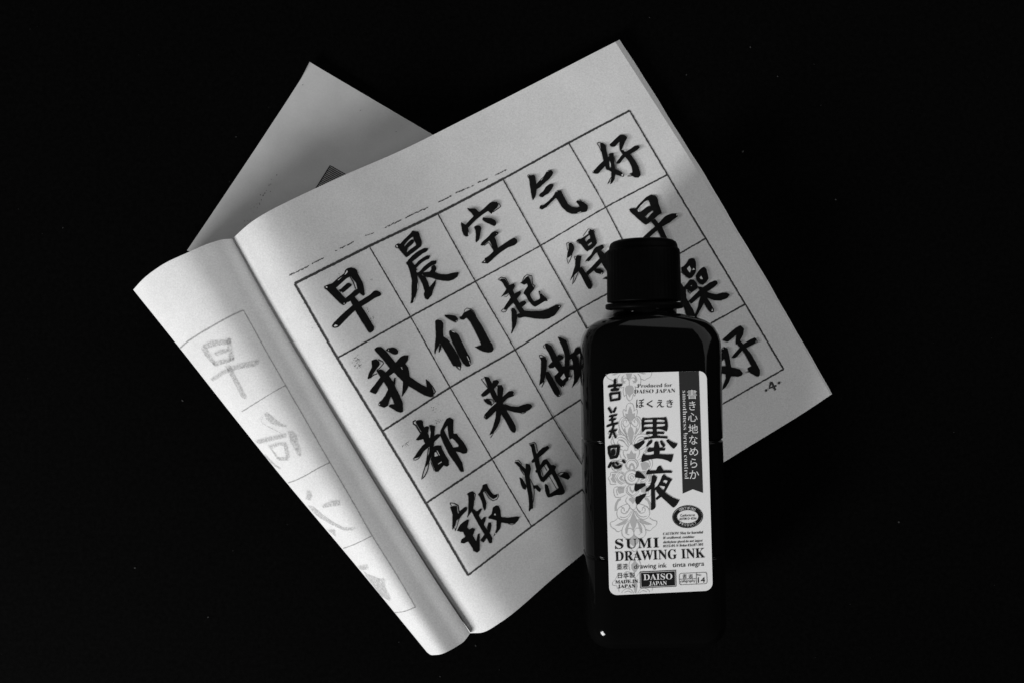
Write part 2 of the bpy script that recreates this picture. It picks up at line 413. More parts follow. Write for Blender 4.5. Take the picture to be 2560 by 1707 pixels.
# brush characters of the right page, surveyed outlines at eight units per photograph pixel
CHARS = [
('morning, first character of the top row', 781, 653, None, '''
232 505 350 460 420 470 470 540 580 665 660 745 700 800 670 860 620 890 560 850 430 725 290 585 238 545;
355 465 400 445 500 350 640 245 650 190 690 150 770 130 850 150 895 190 905 260 840 300 750 320 690 345 560 460 470 540 400 520;
780 230 900 240 960 350 1010 440 1035 560 1048 680 1015 700 970 670 945 640 900 560 870 440 770 320;
L 20 755 320 820 430 865 560;
850 575 900 560 1000 560 945 640 845 720 760 800 700 830 660 745 740 680;
520 580 570 560 690 445 730 440 788 470 780 500 700 565 630 625 580 640;
390 1290 430 1230 560 1100 700 975 820 870 930 815 1060 730 1160 670 1220 605 1270 590 1350 620 1378 665 1360 700 1250 740 1120 830 990 905 860 985 720 1115 590 1250 520 1325 440 1340 400 1320;
760 800 845 715 930 815 985 915 1100 1090 1235 1320 1225 1390 1155 1440 1115 1410 1000 1230 860 1000 810 890;
G 262 515 295 512 298 545 272 540; G 430 1295 460 1270 512 1290 470 1312 435 1312; G 640 280 690 185 705 225 660 275; G 500 390 600 312 525 388; G 565 625 580 620 590 635 570 645; G 622 845 645 840 640 860 625 860'''),
('dawn, second character of the top row', 966, 568, None, '''
225 330 275 345 335 270 480 130 515 75 580 90 560 190 530 200 480 230 410 300 355 372 365 400 430 430 415 480 410 510 440 590 395 610 330 540 240 430 195 425 172 395 178 365;
530 200 560 85 610 95 630 85 655 130 690 240 710 310 695 390 600 465 450 580 400 600 405 520 440 480 520 420 595 370 575 310 545 255;
360 390 430 310 490 255 545 255 550 310 510 355 430 420 400 440;
425 670 520 570 640 480 750 425 835 428 825 470 790 505 720 535 600 635 510 700 460 740;
560 770 640 680 730 615 800 575 875 572 855 640 790 665 700 720 620 800 590 830;
395 705 430 680 510 695 570 770 615 860 590 890 630 930 620 1000 640 1130 620 1260 575 1420 530 1520 480 1530 500 1420 500 1230 510 1080 470 900 430 770 395 735;
600 915 650 905 740 800 820 735 900 680 1000 670 995 740 940 760 860 810 740 905 700 980 630 985;
890 800 950 755 990 790 1000 840 970 900 1000 930 880 960 860 900 900 850;
730 910 880 895 970 905 1090 945 1200 950 1320 920 1430 905 1448 920 1420 1000 1340 1055 1240 1085 1120 1075 1000 1050 880 1010 780 1000 720 960;
630 985 700 960 780 1000 830 1100 860 1205 930 1120 985 1045 985 1140 930 1270 910 1360 830 1460 770 1430 745 1340 765 1290 720 1140 670 1040;
G 190 375 215 370 225 415 200 405; G 618 1160 628 1100 630 1200 615 1260; G 540 1480 560 1410 565 1430 545 1500'''),
('sky, third character of the top row', 1124, 484, (9, -6), '''
345 290 400 305 515 305 545 335 590 378 680 310 745 245 800 195 850 170 950 175 975 230 950 290 880 350 838 420 770 355 640 440 520 540 440 620 370 690 310 640 400 540 480 460 440 400 380 350;
L 16 965 205 1005 220 1022 265 980 300 870 375;
228 575 290 615 320 630 370 690 390 780 378 855 340 872 280 840 250 760 228 640;
665 480 740 490 840 500 910 540 938 590 925 640 890 660 800 615 700 570 652 530;
485 675 520 650 570 640 620 660 635 700 615 790 600 900 580 945 530 990 515 950 525 830 515 740;
615 1035 640 985 790 850 840 785 910 755 980 780 970 820 900 875 930 950 970 1095 920 1200 875 1160 840 1050 795 945 700 1030 660 1052;
L 14 690 1048 770 990 800 1000 860 1110;
640 1375 700 1330 705 1295 760 1270 870 1165 970 1090 1100 1000 1250 905 1300 890 1350 930 1355 990 1300 1040 1170 1085 1020 1180 900 1280 830 1350 765 1405 650 1395;
G 370 840 372 770 382 800 380 840; G 675 1375 705 1345 705 1380; G 930 815 945 800 945 820'''),
('air, fourth character of the top row', 1292, 389, (11, -4), '''
210 400 230 385 275 405 340 390 370 430 390 560 395 700 375 820 320 910 290 800 265 640 245 480 215 430;
390 580 450 510 540 420 585 340 620 305 690 295 728 345 710 400 640 485 560 550 450 655 380 690;
440 800 470 760 520 730 580 630 650 580 710 570 738 600 700 680 640 760 560 805 520 845 460 830;
450 1060 470 1000 530 1000 640 910 740 800 770 735 810 705 880 700 910 760 960 860 1020 970 1100 1030 1200 1045 1260 1030 1185 930 1200 905 1260 915 1340 940 1420 1010 1420 1070 1395 1130 1300 1145 1200 1170 1100 1175 1000 1135 900 1040 840 940 785 855 700 930 590 1040 500 1090;
L 12 1255 880 1300 930; G 225 400 240 410 235 430; G 475 510 535 435 495 500; G 600 325 630 318 620 335; G 1205 1155 1270 1130 1290 1138 1220 1158; G 785 730 810 722 805 738; G 670 860 730 805 700 850'''),
('good, last character of the top row', 1443, 300, (12, -3), '''
455 470 500 460 575 515 590 640 615 740 640 900 650 985 590 1015 555 930 525 830 495 700 465 560;
L 14 395 470 430 458 470 465; L 16 398 480 440 540 480 640;
300 1040 340 1010 440 900 530 820 560 790 620 740 730 740 690 800 600 880 540 950 420 1085 360 1085 310 1070;
630 680 725 665 735 780 755 950 760 1100 745 1200 700 1270 655 1300 680 1180 680 1000 650 830;
L 12 738 740 775 880 775 1000; L 14 680 1150 600 1295 650 1240;
600 960 690 970 790 1000 880 1045 935 1110 935 1145 870 1135 760 1100 640 1020 600 1005;
645 495 700 450 800 350 850 305 920 300 980 330 1000 365 960 440 920 530 890 605 850 620 840 530 845 440 760 540 700 550 660 530;
850 620 900 605 980 640 1060 690 1160 820 1230 950 1270 1110 1230 1160 1150 1160 1100 1120 1035 1080 1105 1065 1090 960 1040 850 960 750 900 690;
775 870 800 830 900 700 960 650 1060 590 1150 525 1220 515 1252 560 1200 610 1080 680 950 755 850 880 800 885;
L 14 1005 1130 1110 1125; G 645 820 670 900 672 950 650 940; G 880 1110 905 1085 920 1130 890 1125; G 935 625 960 618 970 635 945 640; G 310 1045 325 1035 325 1060'''),
('I, first character of the second row', 903, 847, None, '''
485 230 530 180 640 165 700 190 742 240 730 300 680 312 610 290 560 255;
205 425 300 400 360 450 370 510 310 590 260 660 190 770 150 800 125 780 160 660 215 560;
L 16 340 405 430 450 448 485 370 580 310 620; L 18 185 780 240 720 320 690;
170 1050 185 1010 270 910 380 760 480 670 570 580 680 475 780 360 850 325 945 325 935 420 880 500 800 560 650 670 550 740 450 850 360 980 295 1100 200 1065;
300 630 380 600 440 620 500 680 560 740 640 850 700 990 770 1120 830 1270 840 1450 790 1470 700 1440 545 1340 570 1305 665 1300 620 1190 560 1060 530 980 450 850 370 740;
345 1290 370 1240 400 1235 480 1120 550 980 600 1000 600 1130 560 1230 540 1330 460 1370 350 1330;
640 850 665 765 688 770 680 920 650 880;
260 200 310 160 390 155 450 200 540 290 620 390 690 480 800 560 900 680 970 750 1100 840 1210 910 1310 960 1290 790 1340 840 1400 920 1450 1060 1445 1150 1390 1160 1260 1120 1120 1040 970 950 840 850 650 660 560 570 430 400 290 250;
L 20 1340 840 1440 970 1485 1050 1450 1095;
820 500 890 500 940 570 965 700 960 850 940 950 880 1060 810 1155 830 980 835 840 820 600;
G 785 560 800 565 825 605 815 608; G 355 1300 375 1285 370 1320; G 530 215 550 210 548 240'''),
('plural mark, second character of the second row', 1062, 749, (6, -4), '''
205 430 240 400 330 420 372 480 365 600 372 740 440 785 360 930 300 870 270 940 225 1010 208 1095 190 1050 200 880 220 740;
290 900 310 880 335 930 320 1000 290 1055 275 1045;
300 830 440 780 490 830 580 970 680 1140 735 1280 720 1345 620 1330 570 1325 510 1220 400 1030 320 890;
L 18 630 1335 705 1405 722 1330;
392 305 500 310 610 325 662 385 655 440 625 465 560 440 470 390 405 345;
482 640 500 615 560 620 620 660 680 710 760 880 850 1060 905 1150 925 1280 900 1330 820 1330 760 1260 670 1100 560 880 490 700;
690 345 730 340 780 260 840 240 910 200 960 240 1030 350 1150 540 1230 690 1300 830 1350 890 1378 980 1350 1040 1270 1055 1170 1035 1090 1000 995 940 1130 905 1080 790 980 590 900 440 830 365 780 410 710 400;
L 12 785 250 800 205 840 175 920 190 980 240 1020 330; G 525 630 570 635 608 668 560 655; G 610 435 645 430 640 452; G 835 1130 850 1130 890 1220 878 1225; G 880 1240 900 1250 915 1300 900 1290'''),
('rise, third character of the second row', 1225, 661, (9, -5), '''
190 315 230 290 300 300 360 400 450 500 540 700 640 860 700 950 600 990 530 880 440 730 380 600 320 490 240 360;
215 660 300 540 370 420 440 400 475 385 502 440 470 500 400 560 340 600 250 640;
280 870 350 760 420 660 500 580 600 530 622 575 600 620 530 700 450 790 370 870 310 920 270 900;
L 14 265 890 220 935 265 960 310 950 350 890;
570 780 640 740 700 735 728 770 700 810 640 860 590 840;
L 14 165 300 230 262 310 280 380 410; L 14 165 300 220 340; L 12 280 640 330 650 375 595;
410 890 430 875 490 880 535 950 545 1070 520 1220 470 1310 440 1385 415 1380 440 1290 430 1080 430 960;
540 1000 590 980 690 930 850 940 1030 935 1150 900 1300 820 1350 815 1425 830 1385 900 1290 1030 1180 1085 1080 1100 900 1090 690 1055 590 1080 540 1050;
595 375 650 345 720 260 765 235 800 300 840 420 890 490 800 600 830 680 880 745 930 730 1000 690 990 620 965 540 985 530 1060 620 1130 680 1155 740 1090 740 1000 800 905 855 860 835 770 740 715 630 665 590 690 530 755 440 735 385 690 415;
L 14 640 360 680 260 740 210 840 235 850 400 900 430 870 490; G 1370 850 1395 835 1385 865; G 420 890 432 885 430 920; G 990 560 1030 595 1010 590'''),
('obtain, fourth character of the second row', 1390, 552, (13, -3), '''
255 450 300 440 350 490 368 560 340 640 300 700 250 740 220 755 225 650 250 560;
L 12 205 455 260 440; L 12 210 460 235 600; L 12 215 750 240 870 290 770 330 640;
400 720 425 690 510 710 490 820 480 930 440 1030 380 1080 320 1150 275 1215 330 1060 380 900 385 790;
L 12 355 715 400 720; L 12 360 725 385 790; L 14 360 1110 325 1280 370 1210 440 1040;
440 950 510 925 550 980 640 1110 700 1220 722 1310 700 1370 645 1370 590 1280 500 1100 440 1010;
405 400 440 375 500 365 600 300 650 260 660 300 600 340 575 390 620 440 640 500 690 560 630 625 580 590 500 480 470 460;
640 230 680 180 740 190 780 300 820 450 790 500 700 580 640 610 640 520 720 455 700 420 680 380 680 320 650 270;
600 430 640 380 690 355 720 420 670 460 640 480;
L 12 540 310 640 170 700 180; L 12 740 180 775 240; L 12 405 410 440 450 480 465;
580 820 620 760 700 680 750 580 800 530 930 480 965 540 900 600 800 650 740 720 680 800 620 835;
810 620 900 600 970 660 1040 750 1080 900 1110 1120 1060 1085 990 980 910 850 860 740;
970 660 1020 610 1130 570 1200 570 1200 640 1080 680 1000 740;
595 1040 690 950 800 830 870 760 930 820 850 910 760 1000 640 1095;
740 970 820 960 900 970 955 1020 930 1080 870 1070 800 1050 760 1010;
920 1175 970 1140 1070 1110 1110 1120 1110 1200 1050 1185 980 1170; G 595 825 620 812 640 822 615 832; G 890 1060 925 1040 915 1072'''),
('early, last character of the second row, half under the cap', 1540, 455, (12, -2), '''
262 550 290 535 400 530 440 600 490 610 600 720 700 800 600 865 550 840 430 740 280 600;
390 540 440 470 540 370 600 310 640 290 650 380 570 400 490 480 430 560;
640 290 700 260 780 275 825 320 840 400 880 520 918 635 860 660 800 690 750 620 700 500 650 380;
480 610 580 530 650 490 720 490 760 560 640 640 590 700 500 680;
620 740 690 650 760 590 830 650 860 660 780 730 700 800 600 860;
700 800 780 740 850 830 930 920 1000 1080 1055 1195 1090 1300 1000 1300 930 1195 870 1050 820 960 760 870;
380 1270 460 1190 560 1090 700 960 800 880 860 820 960 710 1000 680 1110 635 1210 635 1240 690 1190 730 1070 820 940 890 850 950 740 1050 600 1180 500 1280;
G 480 495 590 395 640 370 590 410 500 500; G 432 585 450 575 468 600 445 603; G 1205 655 1220 650 1222 680 1210 685'''),
('all, first character of the third row', 1003, 1023, None, '''
300 215 400 205 435 235 440 310 480 400 560 520 640 650 640 740 540 740 460 650 420 540 400 440 330 330 290 260;
L 26 290 215 240 235 243 285 290 310 390 470;
290 600 350 520 400 440 470 340 520 330 560 350 540 440 500 520 430 590 340 615;
550 310 600 305 680 330 665 450 660 620 650 720 640 900 590 960 560 1050 490 1150 490 1050 560 850 570 600 590 450 575 350;
L 20 545 760 520 950 490 1100 440 1260 410 1390 470 1330 530 1200 560 1060;
225 990 270 930 350 810 420 720 520 640 640 540 700 490 790 490 770 540 660 640 560 740 450 830 350 950 320 960;
L 16 240 1000 290 1005 350 975 430 850;
650 730 700 715 800 715 815 780 880 900 950 1010 955 1110 910 1140 850 1110 800 1170 740 1240 680 1240 620 1080 590 990 640 860;
L 14 590 1040 660 1220;
780 430 860 420 940 580 1040 760 1130 900 1220 1060 1255 1240 1190 1240 1100 1100 960 900 840 660 780 520;
780 430 850 280 905 180 960 155 1045 200 1040 330 1045 480 1110 480 1140 530 1230 630 1300 740 1325 800 1310 870 1230 880 1180 850 1080 835 1020 760 1140 740 1150 710 1070 610 1020 570 970 600 940 480 925 310 860 400 850 470;
G 665 860 695 850 735 920 665 940; G 705 820 720 820 770 915 755 915; G 730 1085 800 1035 810 1050 735 1095; G 545 470 560 410 572 560 560 560'''),
('come, second character of the third row', 1165, 917, (8, -3), '''
355 185 455 200 520 320 560 440 640 600 590 710 520 600 460 470 400 310;
L 14 355 225 305 240 350 300 430 410;
295 550 350 490 440 410 520 330 540 265 620 250 665 290 640 340 560 430 460 520 400 570 330 595;
345 635 450 640 510 690 520 770 430 740 370 690;
L 15 400 632 530 650 565 700 500 770;
620 360 715 355 750 430 730 580 740 740 705 930 680 1080 620 1210 540 1320 465 1360 540 1180 590 1000 600 860 600 700 630 560;
L 16 610 1240 480 1415 560 1330;
700 740 760 750 830 900 920 1040 990 1170 1000 1250 980 1310 930 1305 880 1250 800 1090 705 935;
350 1000 380 930 490 810 600 720 720 600 850 480 930 475 975 530 950 580 830 620 720 730 610 860 480 990 410 1050;
720 735 800 745 900 780 1040 790 1130 750 1230 728 1300 740 1325 795 1270 850 1170 905 1080 915 960 900 840 860 740 850 640 860;
L 12 1090 915 1130 930 1200 900; G 605 400 620 390 625 420 612 425; G 365 990 380 980 382 1005; G 940 530 960 520 955 550'''),
('do, third character of the third row, beside the bottle', 1306, 822, (9, -3), '''
350 565 430 560 490 620 485 740 475 840 455 950 430 1050 330 1130 350 1010 365 830 370 640;
L 14 330 525 390 525 470 580; L 14 335 530 360 590; L 18 385 1160 440 1040;
455 850 520 850 560 900 660 1070 740 1220 765 1340 700 1355 640 1300 560 1150 465 970;
445 290 490 285 570 330 640 450 690 550 760 680 830 790 830 880 740 880 650 760 590 640 520 470 460 380;
L 14 440 310 415 350 450 385;
510 740 540 700 600 650 700 540 710 510 780 525 825 560 810 600 740 630 680 700 620 780 540 785;
630 940 700 880 800 750 860 740 930 830 940 920 950 960 970 980 870 1060 820 1160 770 1160 720 1110 660 1030;
700 155 800 190 875 230 920 360 950 500 935 700 940 860 850 900 840 700 845 520 800 380 740 250;
930 520 1020 470 1055 380 1140 365 1180 470 1070 530 1110 580 1140 750 1180 850 1140 950 1080 1070 980 1185 1030 1020 1020 820 1000 650 980 590 930 620;
900 740 1000 730 1180 760 1180 850 1040 820 920 800;
G 825 885 860 970 800 1020 755 975; G 920 965 955 955 960 980 925 1010; G 785 1140 810 1135 805 1155; G 720 1315 745 1310 742 1335'''),
('exercise, last character of the third row, beside the bottle', 1665, 620, (9, -3), '''
300 390 350 370 420 290 450 225 510 205 570 215 598 290 600 430 590 500 520 600 460 615 400 560 310 460;
L 14 300 480 430 590;
590 560 660 450 720 395 760 380 810 430 835 540 850 620 800 690 740 745 670 722 610 650;
350 790 400 730 480 630 560 640 610 700 640 780 620 820 560 860 510 900 440 840 360 815;
L 18 430 850 480 915 520 880;
300 700 350 780 400 840 405 1000 470 1120 545 1240 600 1400 420 1400 360 1200 250 1000 250 720;
440 1070 540 970 640 870 740 790 860 700 980 650 1020 670 1035 720 960 790 830 870 700 960 600 1040 510 1120;
630 770 740 790 830 880 820 1000 900 1120 960 1240 955 1290 900 1295 840 1240 760 1110 690 1000 680 880;
690 970 760 1100 700 1220 620 1360 600 1420 550 1400 640 1170 660 1060;
820 880 900 910 1010 930 1120 895 1210 895 1280 940 1220 1010 1100 1055 960 1050 830 1000 740 940;
G 415 420 465 360 500 430 475 500 440 460; G 525 450 545 405 580 440 560 440; G 670 600 700 560 735 630 690 630; G 490 760 510 750 515 770; G 905 1270 920 1215 940 1265'''),
('forge, first character of the bottom row', 1113, 1197, None, '''
95 545 170 530 235 530 240 640 260 690 300 720 290 790 230 810 200 920 150 1010 140 980 145 700;
L 18 90 470 180 475 260 520 282 660; L 14 95 480 125 530; L 14 280 790 205 1035 190 960;
260 690 300 620 400 545 440 560 430 620 340 710 270 800;
230 1025 300 900 360 850 440 800 475 810 455 900 440 960 480 1000 540 965 600 990 550 1120 620 1240 650 1090 688 1080 690 1300 690 1420 640 1465 560 1430 545 1370 460 1240 380 1280 305 1265 320 1200 400 1150 360 1050 310 1050;
430 290 480 255 550 235 580 270 575 480 560 580 580 640 520 650 440 770 460 620 465 450 460 320;
L 14 570 265 605 300 580 420;
530 650 560 590 630 640 700 580 740 590 670 720 720 810 770 750 820 755 800 830 770 900 830 1000 900 1090 945 1180 930 1275 880 1275 830 1170 760 1060 660 890 590 760;
700 1215 780 1100 840 1010 870 860 910 860 925 920 900 1040 840 1150 765 1265;
L 12 870 860 830 1000;
650 300 690 260 740 160 745 110 830 85 860 160 930 270 980 310 1040 290 1040 350 960 395 890 350 800 230 750 260 800 400 825 480 810 590 790 630 760 570 730 440 680 330;
L 14 790 240 870 370 950 425 1030 400 1070 330 1050 290;
860 750 930 680 950 560 1010 520 1070 530 1105 620 1115 750 1250 765 1420 740 1490 750 1450 830 1400 880 1280 885 1120 860 1100 980 1040 1060 960 1145 1020 1000 1025 820 930 790 870 785;
L 12 1260 885 1330 910 1400 880; G 970 715 990 675 1010 720; G 990 1085 1010 1060 1015 1080 995 1110'''),
('refine, second character of the bottom row', 1260, 1091, (7, -3), '''
200 505 270 490 350 560 430 640 430 530 510 545 540 640 510 780 530 920 570 1150 580 1430 540 1440 510 1490 490 1470 500 1340 480 1150 440 950 400 720 320 620 240 540;
L 14 220 480 290 460 355 550; L 14 310 620 400 760; L 14 520 840 580 960 605 1100 590 1260 575 1310;
305 800 370 840 420 930 450 980 430 1060 370 1030 330 930;
570 970 670 960 740 1040 720 1105 670 1080 630 1030 590 1050;
500 150 600 130 640 310 700 440 720 600 750 780 820 830 800 910 730 880 670 740 620 560 580 380 540 200;
L 14 600 100 640 150 670 290; L 14 500 135 600 105; L 12 690 430 715 560; L 12 740 650 780 780;
540 490 600 410 680 300 760 220 870 175 910 220 820 310 710 400 640 480 570 525;
620 680 720 560 780 460 850 440 890 490 940 560 1000 560 1045 595 1010 660 1080 790 1160 950 1215 1080 1205 1130 1150 1160 1050 1160 950 1200 870 1210 860 1170 940 1120 1060 1040 1090 1020 1020 870 950 740 870 820 800 900 740 860 800 770 900 650 840 540 760 620 720 680 640 720;
L 14 800 580 860 680; L 14 900 780 1050 1040;
820 930 880 970 910 1080 915 1150 860 1195 820 1080 810 970;
1120 770 1200 710 1290 740 1320 810 1280 860 1180 820 1120 790;
L 16 1070 750 1130 710 1220 705 1290 730; L 12 1080 760 1130 800'''),
('good, last character of the bottom row, beside the bottle', 1758, 797, (10, -2), '''
380 415 450 350 560 250 660 170 740 130 815 200 800 310 740 430 690 500 650 510 650 440 660 320 570 400 490 465 420 440;
680 440 740 430 800 510 860 580 950 690 1040 840 1130 1010 1135 1100 1110 1150 1060 1140 940 1070 890 1010 890 970 965 940 900 820 830 690 750 590 690 520;
L 14 850 1050 930 1050;
560 770 620 690 720 580 800 500 920 420 1030 370 1060 400 1090 460 1000 510 870 570 780 630 700 720 640 780;
360 610 410 550 490 590 510 680 540 840 560 960 730 1000 795 1085 760 1130 700 1150 560 1135 500 1280 440 1370 370 1420 400 1310 450 1180 450 1100 300 1060 300 930 455 940 440 850 420 790 370 850 340 830 340 690 380 680;
G 380 595 400 580 400 605; G 1040 455 1060 440 1060 470'''),
('page number 4 between two dots', 1758, 797, None, '''
L 34 1355 1245 1325 1375 1465 1325; L 36 1368 1250 1445 1415;
1232 1420 1240 1400 1258 1394 1276 1402 1284 1420 1276 1440 1257 1446 1238 1438;
1487 1272 1495 1250 1515 1244 1536 1252 1545 1272 1536 1292 1515 1298 1494 1292'''),
('early, fourth character of the third row, under the bottle', 1536, 762, None, '''
262 550 290 535 400 530 440 600 600 720 700 800 600 865 550 840 430 740 280 600;
390 540 440 470 600 310 640 290 650 380 570 400 430 560;
640 290 780 275 840 400 918 635 800 690 700 500;
480 610 650 490 720 490 760 560 590 700; 620 740 760 590 860 660 600 860;
700 800 780 740 930 920 1090 1300 1000 1300 820 960; 380 1270 560 1090 860 820 1000 680 1210 635 1240 690 940 890 740 1050 500 1280'''),
('body, third character of the bottom row, under the bottle', 1455, 1040, None, '''
500 200 560 190 600 300 540 330; 300 420 700 200 760 260 1000 900 960 1180 860 1100 900 1000 690 330 380 500 620 980 540 980;
420 560 700 400 720 440 440 600; 480 690 760 540 780 580 500 730; 560 860 860 680 880 720 580 900; 700 900 760 940 500 1300 460 1280'''),
('physique, fourth character of the bottom row, under the bottle', 1600, 955, None, '''
300 380 380 400 330 720 250 760; 330 620 420 600 700 1200 620 1240; 420 560 1000 280 1020 340 450 620;
640 260 720 240 1080 1000 1000 1030; 780 520 760 900 540 980 700 760; 860 560 1240 700 1200 760 880 620; 800 980 1020 860 1040 900 830 1020''')]
FAINT = [
('faint mirrored show-through of the character for early on the rolled leaf', 420, 740, 5.6, '''
480 690 560 650 650 620 740 620 870 590 885 650 800 680 690 690 560 730 500 720;
810 600 880 590 890 700 920 830 930 890 850 910 850 800 830 700;
475 740 540 700 580 790 660 910 650 980 580 900 520 830; 620 930 740 890 930 860 930 900 800 940 660 980;
650 790 760 740 840 740 840 780 760 810 670 830;
600 1150 700 1080 800 1020 950 960 1100 920 1270 890 1260 950 1200 985 1000 1020 860 1060 760 1100 630 1190;
800 980 870 960 930 1080 1010 1220 1060 1330 1105 1400 1080 1445 1020 1400 960 1260 880 1120'''),
('faint show-through of a second character on the rolled leaf', 600, 980, 5.6, '''
345 300 380 270 440 320 500 380 580 430 665 470 620 480 520 470 440 430 370 380;
L 8 340 320 295 380 310 430 440 500 570 565;
210 670 350 640 500 600 640 570 650 630 500 660 380 690 280 720 240 700;
670 550 750 540 790 600 810 700 860 820 850 890 810 890 760 780 700 680;
400 740 560 700 650 700 700 880 670 950 540 950 520 900 640 900 610 750 560 740 440 790;
400 750 450 790 560 930 520 930; L 26 345 865 480 1010 560 1060'''),
('faint show-through of a third character on the rolled leaf', 720, 1180, 4.3556, '''
210 200 240 195 265 250 240 305 200 290; 370 360 460 310 565 300 565 355 460 370 390 385;
220 360 280 370 400 470 520 550 600 590 740 600 700 630 600 625 480 570 350 500 280 440; 430 620 510 620 520 700'''),
('faint show-through of a fourth character near the lower end of the roll', 720, 1180, 4.3556, '''
760 1020 870 1000 870 1050 800 1060; 820 1060 860 1100 1010 1160 1050 1150 1060 1240 1120 1370 1100 1395 1010 1340 930 1230 850 1130''')]
FLINES = [([(608.4,775.7),(630.7,815),(666,879),(700,938),(724,980),(762.5,1046),(798,1108.6),(825,1155),(887.6,1262.7),(931,1338.4),(995.5,1441.7),(1038,1515)], 2.4),
([(608,776),(581,788),(549,805),(499,834),(470,853),(450.5,869.5)], 3.2),
([(713,963),(689,976),(657.5,995),(618,1020),(604,1028)], 2.0),
([(825,1155),(796,1169),(761,1189),(736,1200.5),(720,1206)], 2.2),
([(930,1338),(890,1358),(858,1369.4)], 2.0), ([(1039,1516),(1011.6,1526.7),(987,1530)], 2.0)]
BIG = [
('large black clerical-style lettering, upper character', 1570, 1030, 11.2, '''
405 135 460 155 560 158 720 145 860 145 980 140 1050 122 1080 160 1085 200 1020 215 900 198 690 200 560 205 455 215 380 230 385 180;
378 200 455 215 455 300 440 400 450 480 440 530 410 545 385 520 372 300;
1020 200 1090 200 1110 300 1117 390 1100 490 1080 530 1050 520 1030 460 1030 300;
450 270 690 268 900 266 1030 265 1030 320 900 322 690 322 570 325 450 345;
430 400 560 408 690 405 800 405 950 390 1040 375 1060 520 960 480 850 462 690 460 560 465 480 480 440 530;
685 180 800 180 800 420 805 600 820 640 900 660 690 670 685 620 692 450;
495 570 510 535 540 528 690 540 850 532 990 535 1015 575 1005 605 850 600 690 600 510 610;
440 730 455 690 560 685 640 670 700 640 830 640 900 655 1080 662 1105 690 1108 730 960 718 780 715 600 732 460 765;
158 895 200 880 300 840 400 780 435 780 465 830 450 870 380 940 320 1005 270 1028 200 990 170 940;
510 915 530 870 590 790 640 762 675 780 678 830 650 870 580 920 530 958 512 945;
890 800 915 775 950 790 1000 850 1040 920 1030 955 985 970 950 930 915 880;
1065 790 1080 760 1125 750 1200 800 1290 840 1370 865 1380 885 1350 950 1290 1010 1260 1005 1200 950 1120 860;
720 1000 735 840 760 805 810 805 845 830 880 980 880 1180 720 1180;
530 1060 560 1000 600 968 620 985 740 985 870 980 950 975 1030 1000 1042 1040 1020 1065 870 1070 720 1080 620 1105 560 1110;
370 1300 385 1220 420 1160 450 1152 490 1190 600 1190 720 1168 900 1160 1050 1170 1265 1165 1260 1220 1220 1370 1185 1388 1100 1340 960 1300 800 1285 620 1310 500 1350 400 1388 372 1370'''),
('large black clerical-style lettering, lower character', 1570, 1150, 11.2, '''
500 385 530 290 570 245 620 275 780 275 820 180 870 142 915 150 950 210 990 270 1180 270 1240 310 1225 345 1100 345 900 358 700 370 515 390;
195 400 225 305 275 290 340 320 430 400 490 480 490 500 440 505 340 490 215 475 192 450;
172 770 190 660 225 628 250 655 350 645 460 635 498 680 480 710 400 760 230 870 200 855 180 820;
200 1100 220 1010 300 990 400 945 490 918 515 940 470 1020 400 1100 330 1190 262 1240 235 1220 205 1150;
485 850 500 780 570 740 620 670 655 560 668 430 700 402 760 420 815 470 790 560 745 650 745 780 760 1100 770 1290 740 1350 670 1390 640 1370 645 1100 640 800 560 860 495 875;
745 770 830 690 900 560 950 430 990 380 1030 395 1075 445 1040 520 1000 560 960 620 900 700 870 720 880 770 900 800 745 835;
1020 400 1075 445 1150 480 1225 512 1230 550 1195 590 1100 590 1110 570 1060 545 1000 550 960 560;
1100 575 1195 585 1120 730 1040 880 980 900 990 830 1030 740;
970 600 1090 665 1080 760 1020 720 870 700 930 620;
860 720 1000 840 1050 830 1040 890 1120 950 1260 1040 1400 1090 1440 1100 1420 1150 1350 1260 1285 1315 1240 1300 1100 1170 930 1015 870 960 780 850;
775 1050 800 1020 860 970 930 890 1000 940 930 1015 870 1060 810 1105 785 1085''')]
PEN = [
('handwritten marker character, topmost on the label', 1505, 925, 8.0, '''
50 257 192 257 380; 46 135 318 260 300 380 292; 48 192 390 318 378; 42 160 470 178 600; 42 160 468 345 445; 42 345 445 348 570; 42 180 600 346 572'''),
('handwritten marker character, middle one on the label', 1505, 925, 8.0, '''
44 135 755 185 835; 42 265 755 238 825; 38 155 915 280 890; 38 155 990 260 970; 42 200 920 206 1060; 42 108 1110 200 1078 300 1055; 40 232 1080 205 1190 150 1340; 38 155 1215 280 1190; 40 232 1240 270 1335'''),
('handwritten marker character, lowest on the label', 1505, 1110, 11.2, '''
75 190 80 200 230 250 350; 75 190 75 320 50 450 45; 78 460 70 440 240 400 340; 75 250 370 390 340; 110 310 180 310 250; 70 245 520 195 620; 70 315 520 315 590 370 640 450 640 515 605; 60 400 505 440 545; 62 585 450 625 495''')]
